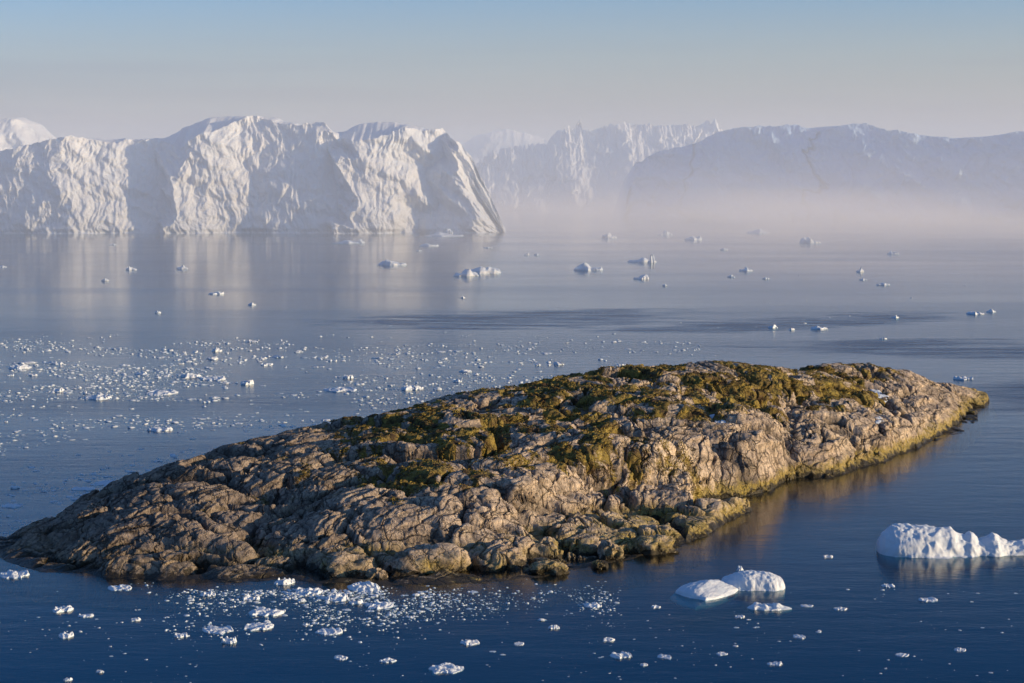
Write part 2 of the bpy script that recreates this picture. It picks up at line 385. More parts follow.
def island_height(X, Y):
    u = X / Y
    warp = 2.2 * fbm2(X * .09, Y * .05, 3, 71) + .9 * fbm2(X * .35, Y * .2, 3, 75)
    uw = u + warp * .0012
    d0 = np.interp(uw, SU, SD) + 1.8 * fbm2(X * .16, Y * .0 + X * .0, 3, 5)
    d1 = smooth_interp(u, RU, RD); z1 = smooth_interp(u, RU, RZ)
    d1 = np.maximum(d1, d0 + 4)
    t = (Y - d0) / (d1 - d0)
    right = sstep(-.10, .06, u)                      # blocky right half, slabby left half
    tc = np.clip(t, 0, 1)
    prof_l = 1 - (1 - tc) ** 1.75
    # right half: low shore ledge, rock wall, then a broad back
    dl = np.maximum(smooth_interp(uw, LU, LD) + 2.0 * fbm2(X * .08, Y * .03, 3, 7), d0 + .3); zl = np.interp(u, LU, LZ); cl = np.interp(u, CU, CZ)
    tl = np.clip((Y - d0) / (dl - d0), 0, 1)
    wall = sstep(0, 9, Y - dl)
    tb = np.clip((Y - dl) / np.maximum(d1 - dl, 4), 0, 1)
    base_r = zl * (1 - (1 - tl) ** 2) + np.minimum(cl, z1 * .6) * wall + np.maximum(z1 - zl - np.minimum(cl, z1 * .6), 0) * (1 - (1 - tb) ** 1.6)
    base = z1 * prof_l * (1 - right) + base_r * right
    back = np.maximum(t - 1, 0) * (d1 - d0)
    base = base - 0.011 * back ** 2 * np.where(z1 < 6, .6, 1) - np.where(back > 30, (back - 30) * .2, 0)
    out = np.maximum(d0 - Y, 0)
    base = base - out * .75
    base = np.where((u < SU[0]) | (u > SU[-1]), base - 900 * (np.maximum(SU[0] - u, 0) + np.maximum(u - SU[-1], 0)), base)
    inner = sstep(0, 6, Y - d0)
    base = base + .5 * inner
    endf = sstep(SU[0] - .002, SU[0] + .05, u) * (1 - sstep(SU[-1] - .05, SU[-1] + .002, u) * .6)
    A = inner * (.25 + .75 * endf)
    damp = 1 - .62 * np.exp(-((t - 1) / .25) ** 2)
    # rolling swells
    h = base + A * damp * 1.3 * fbm2(X * .035, Y * .025, 2, 11)
    # tilted benches
    q = (h + 1.5 * fbm2(X * .06, Y * .04, 3, 21) + .06 * X)
    st = 2.6
    fr = q / st - np.floor(q / st)
    h = h + A * (.25 + .75 * right) * damp * (sstep(.52, .92, fr) - fr) * st * .40
    # rounded lumps with joints between them, foliation runs up-right in plan
    wx = 4.5 * fbm2(X * .06, Y * .06, 3, 31) + .3 * fbm2(X * .4, Y * .4, 2, 33); wy = 4.5 * fbm2(X * .06, Y * .06, 3, 41) + .3 * fbm2(X * .4, Y * .4, 2, 43)
    broken = .45 + .85 * sstep(-.35, .35, fbm2(X * .045, Y * .03, 3, 45))
    cav = np.zeros_like(h)
    for (la, lb, ang, amp, tilt, ck, seed, lo, sh) in ((36, 22, 8, 1.6, 3.5, 1.2, 51, 1, 5), (15, 9.5, 24, .95, 2.0, .95, 52, .9, 6), (6.2, 4.4, 40, .42, .62, .50, 53, .10, 7), (2.8, 2.0, 12, .12, .22, .22, 54, .0, 8), (1.2, .9, 50, .03, .07, .03, 55, 0, 6)):
        ca, sa = math.cos(math.radians(ang)), math.sin(math.radians(ang))
        a = (X + wx) * ca + (Y + wy) * sa; b = -(X + wx) * sa + (Y + wy) * ca
        f1, f2, cid, vx, vy = worley2(a / la, b / lb, seed, .95, True)
        e = f2 - f1
        br = lo + (1 - lo) * broken * (.35 + .65 * right)
        dome = 1 - np.exp(-e * sh)
        g1 = (cid * 13.7) % 1 - .5; g2 = (cid * 29.3) % 1 - .5
        h = h + A * amp * damp * (dome - .7) * br
        h = h + A * amp * .8 * (cid - .5) * sstep(0, .09, e) * (.35 + .65 * right) * br
        h = h + A * tilt * (g1 * vx * 1.5 + g2 * vy * 1.2) * sstep(0, .05, e) * br * damp
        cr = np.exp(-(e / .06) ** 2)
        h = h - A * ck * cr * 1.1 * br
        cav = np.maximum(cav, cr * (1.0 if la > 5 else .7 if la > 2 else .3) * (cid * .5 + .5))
    # foliation streaks on the slabs
    ca, sa = math.cos(math.radians(57)), math.sin(math.radians(57))
    a = (X + .4 * wx) * ca + (Y + .4 * wy) * sa; b = -(X + .4 * wx) * sa + (Y + .4 * wy) * ca
    s1 = ridged2(a * .06, b * .62, 3, 61)
    h = h + A * (1.1 - .75 * right) * .30 * (s1 - .6)
    h = h + A * .06 * fbm2(X * .9, Y * .9, 3, 65)
    # cove behind the low front ledge
    uc0, uc1 = (688 - 512) / F, (708 - 512) / F
    tr = sstep(uc0, uc1, u) * np.exp(-(((Y - dl) + 5.0) / 7.0) ** 4) * (u < (800 - 512) / F)
    h = h - sstep(uc0, uc1, u) * (Y < dl) * (u < (800 - 512) / F) * np.maximum(h - 3.0, 0) * .6
    h = np.where((u > uc0) & (u < (782 - 512) / F) & (Y < dl - 11) & (Y > d0), np.maximum(h, .2 + 1.6 * sstep(0, 5, Y - d0) * (1 - sstep(0, 1, (u - uc0) * F / 100) * .4) + .3 * (cav * -1.0)), h)
    h = h * (1 - tr) - 2.2 * tr
    # vegetation likelihood
    top = sstep(.30, .54, tc + .24 * fbm2(X * .05, Y * .035, 4, 81)) * sstep(-.135, -.05, u) * (1 - sstep(.175, .215, u + .02 * fbm2(X * .08, Y * .08, 3, 85)))
    patches = sstep(-.30, .25, fbm2(X * .055, Y * .05, 4, 83) + .34 + .5 * fbm2(X * .3, Y * .22, 3, 84)) * (1 - .9 * sstep(.12, .34, fbm2(X * .16, Y * .11, 3, 86)))
    moss = top * patches
    moss = np.maximum(moss, sstep(.45, .8, fbm2(X * .07, Y * .05, 4, 87) + .1) * sstep(.3, .5, tc) * sstep(-.22, -.1, u) * (1 - sstep(.16, .2, u)) * .7)
    tone = sstep(-.2, .5, fbm2(X * .05, Y * .03, 3, 91)) * (.3 + .7 * sstep(-.02, .12, u))
    return h, moss, cav, tone, t

NU, NY = 1180, 1000
us = np.linspace(-.272, .256, NU); ys = np.linspace(280, 600, NY)
YY, UU = np.meshgrid(ys, us, indexing='ij'); XX = UU * YY
hh, moss, cav, tone, tpar = island_height(XX.ravel(), YY.ravel())
# plant cushions raise the ground a little, roughly
rough = fbm2(XX.ravel() * 1.1, YY.ravel() * .8, 3, 95)
hh = hh + moss * .15 * rough + moss * .30 * fbm2(XX.ravel() * .45, YY.ravel() * .35, 3, 96) + moss * .1
Xr, Yr = XX.ravel(), YY.ravel()
am = .42 * sstep(-.5, 1.5, hh)
ldg = np.sign(fbm3(Xr * .10, Yr * .10, hh * .6, 2, 301)) * np.abs(fbm3(Xr * .10, Yr * .10, hh * .6, 2, 301)) ** .6
sx_ = am * (1.1 * ldg + .35 * fbm3(Xr * .7, Yr * .7, hh * 1.8, 2, 305)); sy_ = -am * (1.5 * ldg + .35 * fbm3(Xr * .7 + 9, Yr * .7, hh * 1.8, 2, 307))
V = np.stack([Xr + sx_, Yr + sy_, hh], -1)
Q = grid_quads(NY, NU)
keep = (hh[Q] > -3.5).any(1)
Q = Q[keep]
used = np.zeros(len(V), bool); used[Q.ravel()] = True
idx = np.cumsum(used) - 1
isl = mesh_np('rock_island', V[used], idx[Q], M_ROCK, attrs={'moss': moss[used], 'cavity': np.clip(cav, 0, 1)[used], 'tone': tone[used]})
tag(isl, 'low rocky island with pale cracked rock and ochre moss on its back', 'island', kind='structure')
HGRID = hh.reshape(NY, NU); MGRID = moss.reshape(NY, NU)
GZ = np.gradient(HGRID)

def island_at(X, Y):
    u = X / Y
    i = (Y - 280) / (320) * (NY - 1); j = (u + .272) / .528 * (NU - 1)
    if i < 0 or j < 0 or i >= NY - 1 or j >= NU - 1: return -9.0
    return float(HGRID[int(i), int(j)])

# ---- grass and heath tufts: nobody could count them
def build_grass():
    cand = np.argwhere(MGRID > .45)
    pick = cand[RNG.choice(len(cand), 60000, replace=True)]
    jy = pick[:, 0] + RNG.random(len(pick)) - .5; ju = pick[:, 1] + RNG.random(len(pick)) - .5
    Y = 280 + jy / (NY - 1) * 320; U = -.272 + ju / (NU - 1) * .528; X = U * Y
    Z = HGRID[pick[:, 0], pick[:, 1]]
    ok = (fbm2(X * .25, Y * .2, 3, 99) > -.12)
    X, Y, Z = X[ok], Y[ok], Z[ok]; n = len(X)
    Vs = []; blades = 3
    for k in range(blades):
        a = RNG.random(n) * 2 * math.pi; s = .10 + .16 * RNG.random(n); hgt = .06 + .18 * RNG.random(n) ** 1.5
        ox = (RNG.random(n) - .5) * .4; oy = (RNG.random(n) - .5) * .4
        dx, dy = np.cos(a) * s, np.sin(a) * s
        lx, ly = (RNG.random(n) - .5) * .3, (RNG.random(n) - .5) * .3
        Vs += [np.stack([X + ox - dx, Y + oy - dy, Z - .06], -1), np.stack([X + ox + dx, Y + oy + dy, Z - .06], -1),
               np.stack([X + ox + lx, Y + oy + ly, Z + hgt], -1)]
    Vt = np.stack(Vs, 1).reshape(-1, 3)
    T = np.arange(len(Vt)).reshape(-1, 3)
    o = mesh_np('grass', Vt, T, M_GRASS, smooth=False, tris=True)
    tag(o, 'short ochre and brown tundra grass on the top of the rock island', 'grass', kind='stuff')
build_grass()

# ------------------------------------------------------------------ loose boulders along the shore
def boulder(px, py, wpx, hpx, depth, label, seed, rz=0.0):
    X, Y = ground(px, py)
    s = Y / F
    L, Hh = wpx * s / 2, hpx * s
    nr, nc = 34, 56
    th = np.linspace(-.5 * math.pi, .5 * math.pi, nr)[:, None]; ph = np.linspace(0, 2 * math.pi, nc, endpoint=False)[None, :]
    x = np.cos(th) * np.cos(ph); y = np.cos(th) * np.sin(ph); z = np.sin(th) + 0 * ph
    k = (np.abs(x) ** 3.2 + np.abs(y) ** 3.2 + np.abs(z) ** 2.4) ** (-1 / 2.9)
    x, y, z = x * k, y * k, z * k
    n = -np.abs(fbm3(x * 1.3 + seed, y * 1.3, z * 1.3, 3, seed)) * .45 + fbm3(x * .8 + seed, y * .8, z * .8 + 4, 1, seed + 8) * .25 + fbm3(x * 5, y * 5 + seed, z * 5, 3, seed + 3) * .06
    x, y, z = x * (1 + n), y * (1 + n), z * (1 + n)
    V = np.stack([(x * L).ravel(), (y * depth).ravel(), (z * Hh * .95 - Hh * .05).ravel()], -1)
    c, s_ = math.cos(rz), math.sin(rz)
    V = np.stack([V[:, 0] * c - V[:, 1] * s_, V[:, 0] * s_ + V[:, 1] * c, V[:, 2]], -1)
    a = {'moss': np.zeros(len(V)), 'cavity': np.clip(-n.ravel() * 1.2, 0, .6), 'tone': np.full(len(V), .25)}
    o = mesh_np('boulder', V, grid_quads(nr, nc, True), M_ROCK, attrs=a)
    o.location = (X, Y + depth * .4, 0)
    return tag(o, label, 'boulder', 'boulders along the near shore of the island')

boulder(548, 573, 44, 12, 2.6, 'long low ochre boulder half awash below the middle of the island', 1, .1)
boulder(610, 559, 26, 19, 2.4, 'upright olive boulder beside the dark cleft of the near shore', 2, .3)
boulder(548, 556, 26, 19, 2.4, 'sharp-shouldered tan boulder behind the long ochre boulder', 3)
boulder(507, 566, 42, 20, 3.0, 'rounded grey boulder left of the long ochre boulder', 4, -.2)
boulder(430, 572, 84, 25, 4.5, 'largest smooth pale boulder with a yellow foot on the near shore', 5, .1)
boulder(376, 580, 22, 12, 2.0, 'small mossy yellow-green boulder at the foot of the island', 6)
boulder(345, 576, 56, 22, 3.2, 'grey slab boulder left of the small mossy boulder', 7, .15)
boulder(600, 568, 18, 8, 1.6, 'small brown boulder low in the water by the cleft', 8)
boulder(654, 552, 46, 17, 3.5, 'broad lit ochre boulder at the right of the cleft', 9, .2)
boulder(975, 401, 28, 8, 5.0, 'flat dark rock at the far right tip of the island', 10, .0)

# ---- snow patches on the rock
def hit_island(px, py):
    x = (px - W / 2) / F; y = (H / 2 - py) / F
    dy = math.cos(PITCH) + y * math.sin(PITCH); dz = y * math.cos(PITCH) - math.sin(PITCH)
    Y = 285.0
    while Y < 600:
        t_ = Y / dy
        if island_at(x * t_, Y) > CAMH + dz * t_: return x * t_, Y
        Y += .4
    return ground(px, py, 5)
def local_mean(x, y, r=1.0):
    return sum(island_at(x + a * r, y + b * r * 1.5) for a in (-1, 0, 1) for b in (-1, 0, 1)) / 9
def snow_patch(px, py, w, d, label, seed):
    X, Y = hit_island(px, py)
    n = 30; r = np.linspace(0, 1, 9); V = []
    for rr in r:
        for k in range(n):
            a = 2 * math.pi * k / n
            rad = rr * (1 + .3 * math.sin(3 * a + seed) + .18 * math.sin(7 * a + 2 * seed))
            x, y = X + math.cos(a) * rad * w, Y + math.sin(a) * rad * d
            V.append((x, y, local_mean(x, y) + .42 * (1 - rr ** 2) - .12))
    o = mesh_np('snow_patch', V, grid_quads(9, n, True), M_ICE)
    return tag(o, label, 'snow patch', 'snow patches on the island')
snow_patch(721, 420, 1.9, 4.0, 'white snow patch in a hollow high on the sunlit rock wall', 1)
snow_patch(880, 396, 2.6, 5.0, 'white snow patch near the right end of the island', 2)
snow_patch(882, 420, 1.5, 2.5, 'small white snow patch low on the right flank of the island', 3)

# ------------------------------------------------------------------ the great icebergs
def great_berg(name, label, D0, crest, ctrl, back, px_step=.7, depth=220, mat=None, lean=.22, flute=2.2, seed=0, rows=170, jag=0.0, foot=None, facet=3.0, jf=.10):
    """crest: photo skyline of the front edge; ctrl: (x at foot, x at crest, depth offset) fold lines; back: skyline of the upper back"""
    x0, x1 = crest[0][0], crest[-1][0]
    pxs = np.arange(x0, x1 + px_step, px_step); nc = len(pxs)
    k = D0 / F
    cz = np.interp(pxs, [c[0] for c in crest], [at_dist(0, c[1], D0)[1] for c in crest])
    cz = cz + (1.6 * fbm2(pxs * .12, pxs * 0, 4, seed + 1) + jag * np.maximum(ridged2(pxs * jf, pxs * 0, 4, seed + 2), -.4)) * np.clip(cz / 25, 0, 1) * k
    cz = np.maximum(cz, 1.0)
    bz = np.interp(pxs, [c[0] for c in back], [at_dist(0, c[1], D0 + depth * .35)[1] for c in back])
    bz = bz + 1.2 * fbm2(pxs * .06, pxs * 0, 3, seed + 7) * k
    v = np.linspace(0, 1, rows)[:, None]
    fx, tx, off = (np.array([c[i] for c in ctrl], float) for i in range(3))
    wobx = 15 * fbm2(pxs[None, :] * .02 + v * 1.5, v * 3.1 + pxs[None, :] * .01, 3, seed + 3) + 3 * fbm2(pxs[None, :] * .09, v * 7, 3, seed + 4)
    D = np.zeros((rows, nc))
    for r in range(rows):
        D[r] = np.interp(pxs + wobx[r], fx + (tx - fx) * v[r, 0], off)
    z = -6 + (cz[None, :] + 6) * v
    X0 = ((pxs - W / 2) / F * D0)[None, :]
    zz = z
    curve = lean * cz[None, :] * (v ** 1.5)
    # flutes, scallops and grain on the wall
    A1 = sstep(-.5, .4, fbm2(X0 * .012 + 0 * zz, zz * .012, 2, seed + 5))
    wv = X0 + 7 * fbm2(X0 * .03 + 0 * zz, zz * .025, 3, seed + 8)
    fl = -ridged2(wv * .022, zz * .012, 3, seed + 6) * flute * 1.2 * (.3 + .9 * A1) - ridged2(X0 * .17 + .05 * zz, zz * .016, 3, seed + 16) * flute * .26 * (.2 + 1.0 * A1)
    fc = 0
    for (ca_, cb_, kk, tl, so_, lean_) in ((46, 60, 1.0, 1.7, 10, .25), (19, 30, .55, 1.0, 12, -.3), (8, 14, .24, .5, 14, .15), (3.6, 6, .08, .24, 18, -.1)):
        f1, f2, cid, vx, vy = worley2((wv + lean_ * zz) / ca_, (zz + 8 * fbm2(X0 * .02, zz * .02, 2, seed + 9)) / cb_, seed + so_, .95, True)
        e = f2 - f1
        g1 = (cid * 13.7) % 1 - .5; g2 = (cid * 29.3) % 1 - .5
        fc = fc + facet * (tl * (g1 * vx * 1.6 + g2 * vy) * sstep(0, .12, e) - kk * .35 * (1 - np.exp(-e * 4)))
    fn = fbm2(wv * .16, zz * .07, 5, seed + 11) * 1.5 + fbm2(X0 * .03 + 0 * zz, zz * .03, 3, seed + 13) * 2.5 - ridged2(wv * .22, zz * .035, 3, seed + 14) * .55 * flute / 3
    Yf = D0 + D + curve + fl + fc + fn
    # wave-cut notch at the foot
    Yf = Yf + 2.0 * np.exp(-((zz - 1) / 2.5) ** 2)
    Xf = np.repeat(X0, rows, 0)
    # keep columns on their sight-lines only at the reference distance: plain world x
    nt = 46
    w = np.linspace(0, 1, nt)[1:, None]
    Yt = Yf[-1][None, :] + w * depth
    edgefall = np.clip(cz / 20, 0, 1)[None, :]
    prof = np.interp(w, [0, .35, .7, 1], [0, 1, .8, 0])
    zt = cz[None, :] + (bz - cz)[None, :] * prof * (w <= .35) + (w > .35) * ((bz - cz)[None, :] * 1.0 - (w - .35) * .30 * np.abs(bz)[None, :])
    zt = zt + 2.2 * fbm2(X0 * .02 + 0 * w, w * depth * .02, 4, seed + 15) * np.sin(w * math.pi) * edgefall + jag * .8 * ridged2(X0 * .05 + 0 * w, w * depth * .03, 4, seed + 17) * np.sin(np.clip(w * 1.6, 0, 1) * math.pi * .5) * edgefall
    zt[-1] = -6
    zt = np.maximum(zt, -6)
    Xt = np.repeat(X0, nt - 1, 0)
    Vx = np.concatenate([Xf, Xt]); Vy = np.concatenate([Yf, Yt]); Vz = np.concatenate([zz + 0 * Xf, zt])
    nrr = rows + nt - 1
    V = np.stack([Vx.ravel(), Vy.ravel(), Vz.ravel()], -1)
    V[:, 0] -= V[:, 0].mean() * 0
    o = mesh_np(name, V, grid_quads(nrr, nc), mat or M_BERG)
    return tag(o, label, 'iceberg')

# the long pale berg on the left
great_berg('iceberg', 'huge pale iceberg with a sheer sunlit fluted wall at the left', 2060,
           [(-130, 200), (-100, 165), (-40, 156), (0, 151), (30, 144), (62, 137), (72, 136), (100, 141), (112, 143), (122, 139), (150, 139), (160, 141), (180, 148), (192, 136), (212, 131), (225, 125), (240, 117), (248, 114),
            (262, 118), (278, 123), (300, 124), (321, 121), (324, 122), (330, 131), (338, 137), (355, 141), (375, 139), (392, 132), (402, 127), (425, 130), (441, 127), (450, 137), (459, 142), (466, 151), (473, 160), (480, 176), (488, 190), (495, 208), (502, 224), (504, 231), (506, 234)],
           [(-140, -140, 60), (-60, -60, 10), (0, 0, -4), (45, 30, -10), (75, 62, -16), (118, 84, -4), (150, 118, 12), (160, 160, 18), (171, 190, -12), (210, 226, 2), (240, 254, 14), (268, 300, 4), (306, 322, 0), (322, 327, 4), (338, 334, 8), (346, 352, -16), (385, 400, -4), (420, 446, 24), (478, 458, 0), (505, 516, 42)],
           [(-130, 215), (-100, 165), (0, 150), (60, 140), (150, 138), (160, 133), (175, 126), (200, 118), (222, 114), (236, 115), (250, 117), (265, 116), (300, 127), (330, 132), (345, 127), (375, 121), (395, 123), (425, 128), (440, 131), (460, 160), (480, 190), (506, 234)],
           seed=100, px_step=.6, depth=170, rows=230, flute=1.2, facet=1.55)
# blue berg in the fog on the right
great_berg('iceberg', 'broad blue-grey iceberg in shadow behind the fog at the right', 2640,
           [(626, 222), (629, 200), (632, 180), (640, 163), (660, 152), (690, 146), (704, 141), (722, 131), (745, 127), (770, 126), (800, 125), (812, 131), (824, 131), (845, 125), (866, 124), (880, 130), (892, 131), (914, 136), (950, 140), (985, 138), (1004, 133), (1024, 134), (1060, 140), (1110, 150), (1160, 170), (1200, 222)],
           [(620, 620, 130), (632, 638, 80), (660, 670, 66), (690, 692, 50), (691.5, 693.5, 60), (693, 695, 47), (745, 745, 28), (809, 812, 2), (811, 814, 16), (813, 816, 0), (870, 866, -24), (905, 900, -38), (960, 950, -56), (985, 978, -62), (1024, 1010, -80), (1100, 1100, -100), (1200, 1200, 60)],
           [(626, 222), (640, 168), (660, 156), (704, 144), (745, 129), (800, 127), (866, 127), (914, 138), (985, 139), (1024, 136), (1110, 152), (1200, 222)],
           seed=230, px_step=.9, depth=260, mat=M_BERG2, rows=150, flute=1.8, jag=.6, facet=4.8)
# jagged berg in the middle distance
great_berg('iceberg', 'distant iceberg with a row of jagged sunlit crests in the middle', 3300,
           [(470, 214), (476, 165), (490, 156), (520, 149), (548, 147), (556, 136), (566, 131), (578, 130), (582, 121), (586, 131), (596, 134), (612, 127), (628, 126), (640, 128), (655, 127), (672, 130), (690, 127), (706, 130), (715, 122), (719, 130), (722, 121), (726, 128), (735, 138), (760, 146), (800, 156), (840, 214)],
           [(460, 460, 80), (490, 490, 10), (540, 540, -10), (575, 575, -30), (600, 600, -16), (625, 625, -40), (650, 650, -28), (680, 680, -44), (710, 710, -26), (725, 725, -40), (780, 780, 0), (845, 845, 90)],
           [(470, 214), (490, 158), (548, 146), (566, 132), (600, 132), (640, 126), (680, 129), (706, 130), (725, 128), (760, 146), (840, 214)],
           seed=350, px_step=.8, depth=380, rows=120, jag=4.2, flute=3, facet=9, lean=1.2, jf=.24)
great_berg('iceberg', 'faint smooth domed iceberg far behind between the two nearest bergs', 4600,
           [(440, 204), (452, 150), (470, 137), (490, 131), (505, 129), (525, 131), (545, 138), (560, 148), (590, 204)],
           [(430, 430, 60), (480, 480, -40), (520, 520, -30), (560, 560, 0), (595, 595, 90)],
           [(440, 204), (470, 135), (505, 127), (545, 137), (590, 204)],
           seed=420, px_step=1, depth=400, rows=60, lean=1.2)
great_berg('iceberg', 'small snowy iceberg peak rising behind the left end of the pale berg', 2900,
           [(-90, 215), (-70, 160), (-30, 130), (-8, 117), (4, 117), (12, 121), (20, 130), (30, 138), (50, 146), (75, 214)],
           [(-100, -100, 60), (-30, -30, -30), (-5, -5, -40), (12, 12, -10), (40, 40, 10), (80, 80, 90)],
           [(-90, 215), (-30, 128), (0, 116), (12, 122), (30, 139), (75, 214)],
           seed=470, px_step=.9, depth=220, rows=80, lean=.9)

# ------------------------------------------------------------------ small bergs and floes
def lump_mesh(prof, n_s, n_f, seed, rough, under=.9, wide=1.25, pw=.75, grain=5.0, skew=0.0, shelf=.6, knobs=3.6):
    """prof: list of (s, height, half width) along the long axis (metres); closed lump that goes on under the waterline"""
    s = np.linspace(0, 1, n_s); s = .5 - .5 * np.cos(s * math.pi)
    xs = prof[0][0] + (prof[-1][0] - prof[0][0]) * s
    P = np.array(prof, float)
    hh = np.interp(xs, P[:, 0], P[:, 1]); ww = np.interp(xs, P[:, 0], P[:, 2])
    ph = np.linspace(0, 2 * math.pi, n_f, endpoint=False)
    c, sn = np.cos(ph)[None, :], np.sin(ph)[None, :]
    up = np.maximum(sn, 0) ** pw; dn = np.maximum(-sn, 0)
    hmax = P[:, 1].max()
    y = np.where(sn < 0, np.sign(c) * np.abs(c) ** .5, c) * ww[:, None] * (1 + (wide - 1) * np.sqrt(dn)); z = up * hh[:, None] - dn * (hmax * under * np.sqrt(np.clip(ww[:, None] / P[:, 2].max(), 0, 1)))
    y = y + skew * z
    x = xs[:, None] + 0 * c
    L = (prof[-1][0] - prof[0][0])
    sc_ = max(hmax, 1e-3)
    f = 1.0 / (sc_ * 2.0)
    nx = fbm3(x * f + seed, y * f, z * f, 3, seed) ; ny = fbm3(x * f, y * f + seed, z * f, 3, seed + 5); nz = fbm3(x * f, y * f, z * f + seed, 3, seed + 9)
    kn = fbm2(x / L * knobs + seed * 3.1, y / L * knobs * 1.1 + z / L * 3, 3, seed + 20)
    z = np.where(z > 0, z * (1 - shelf + shelf * np.clip(.45 + 1.3 * kn, 0, 1.35)), z)
    z = np.where((sn + 0 * x) > 0, np.maximum(z, .28 * hh[:, None] * up), z)
    ol = 1 + .45 * fbm2(np.arctan2(y, x) * 1.6 + seed, 0 * x, 3, seed + 22) * shelf
    y = y * ol
    gg = fbm3(x * f * grain * .6 + 31, y * f * grain * .6, z * f * grain * .6, 3, seed + 31); y = y + gg * rough * .4 * sc_
    g = fbm3(x * f * grain, y * f * grain, z * f * grain, 3, seed + 12)
    endf = np.sin(np.clip(s, 0.0, 1) * math.pi)[:, None] ** .3
    x = x + nx * rough * sc_ * endf; y = y + ny * rough * sc_ * endf; z = z + (nz * rough * .7 + g * rough * .45) * sc_ * endf * (z > -.3 * hmax)
    z = np.where((sn + 0 * x) > .1, np.maximum(z, .22 * hh[:, None] * up), z)
    return np.stack([x.ravel(), y.ravel(), z.ravel()], -1), grid_quads(n_s, n_f, True)

def small_berg(name, label, px, py, prof_px, depth_px_m, seed, mat=None, n=(90, 64), rough=.25, rz=0, cat='ice floe', group=None, **kw):
    """prof_px: (dx px, height px, half depth in metres)"""
    X, Y = ground(px, py)
    k = Y / F
    prof = [(a * k, b * k, c * depth_px_m) for a, b, c in prof_px]
    Vv, Qq = lump_mesh(prof, n[0], n[1], seed, rough, **kw)
    o = mesh_np(name, Vv, Qq, mat or M_ICE)
    o.location = (X, Y, 0); o.rotation_euler = (0, 0, rz)
    return tag(o, label, cat, group)

# group at the lower right
small_berg('small_iceberg', 'long low iceberg with a rounded hump and small knobs at the lower right edge', 935, 552,
           [(-58, 0, .2), (-57, 12, .5), (-53, 20, .8), (-44, 27, 1), (-28, 27, 1.1), (-10, 26, 1.1), (2, 24, 1), (12, 25, .9), (20, 19, .85), (26, 18, .8), (32, 21, .8), (37, 19, .75), (42, 14, .7), (47, 15, .7), (52, 18, .7), (57, 22, .75), (62, 20, .75), (67, 15, .65), (73, 12, .6), (82, 11, .6), (92, 13, .6), (104, 12, .5), (125, 9, .4), (150, 0, .1)],
           4.2, 201, n=(300, 110), rough=.17, shelf=.0, cat='iceberg', rz=-.06, under=.6, wide=2.0, grain=9, pw=.95)
small_berg('small_iceberg', 'smooth twin-lobed slanting slab of ice at the left of the lower right pair', 706, 592,
           [(-27, 0, .2), (-24, 5, .7), (-12, 9, 1), (2, 10, 1.2), (10, 7, 1.2), (18, 5, 1.3), (24, 3, .9), (28, 0, .2)], 4.2, 207, n=(110, 70), rough=.16, shelf=.0, cat='iceberg', rz=-.55, pw=.6, under=.9, wide=2.0)
small_berg('small_iceberg', 'rough white iceberg with an undercut foot behind the smooth slanting slab', 752, 586,
           [(-32, 0, .3), (-28, 8, .7), (-16, 13, .9), (-12, 14, .9), (-5, 15, 1), (12, 15, 1), (22, 13, 1), (30, 9, .8), (33, 0, .2)], 3.4, 211, n=(150, 80), rough=.17, shelf=.0, cat='iceberg', grain=8, pw=.85, under=.8, wide=1.7)
small_berg('ice_lump', 'tiny round knob of ice on the left top of the rough white iceberg', 740, 570, [(-3.5, 0, .3), (-2, 4, .6), (1, 5, .6), (3.5, 0, .2)], .8, 213, n=(24, 20), cat='ice lump')
small_berg('ice_floe', 'flat long floe just below the lower right pair of icebergs', 768, 608, [(-21, 0, .2), (-15, 4, .8), (-4, 6, 1), (4, 4, 1), (12, 5, .8), (24, 0, .2)], 1.8, 217, n=(70, 40), rough=.35, rz=-.08)

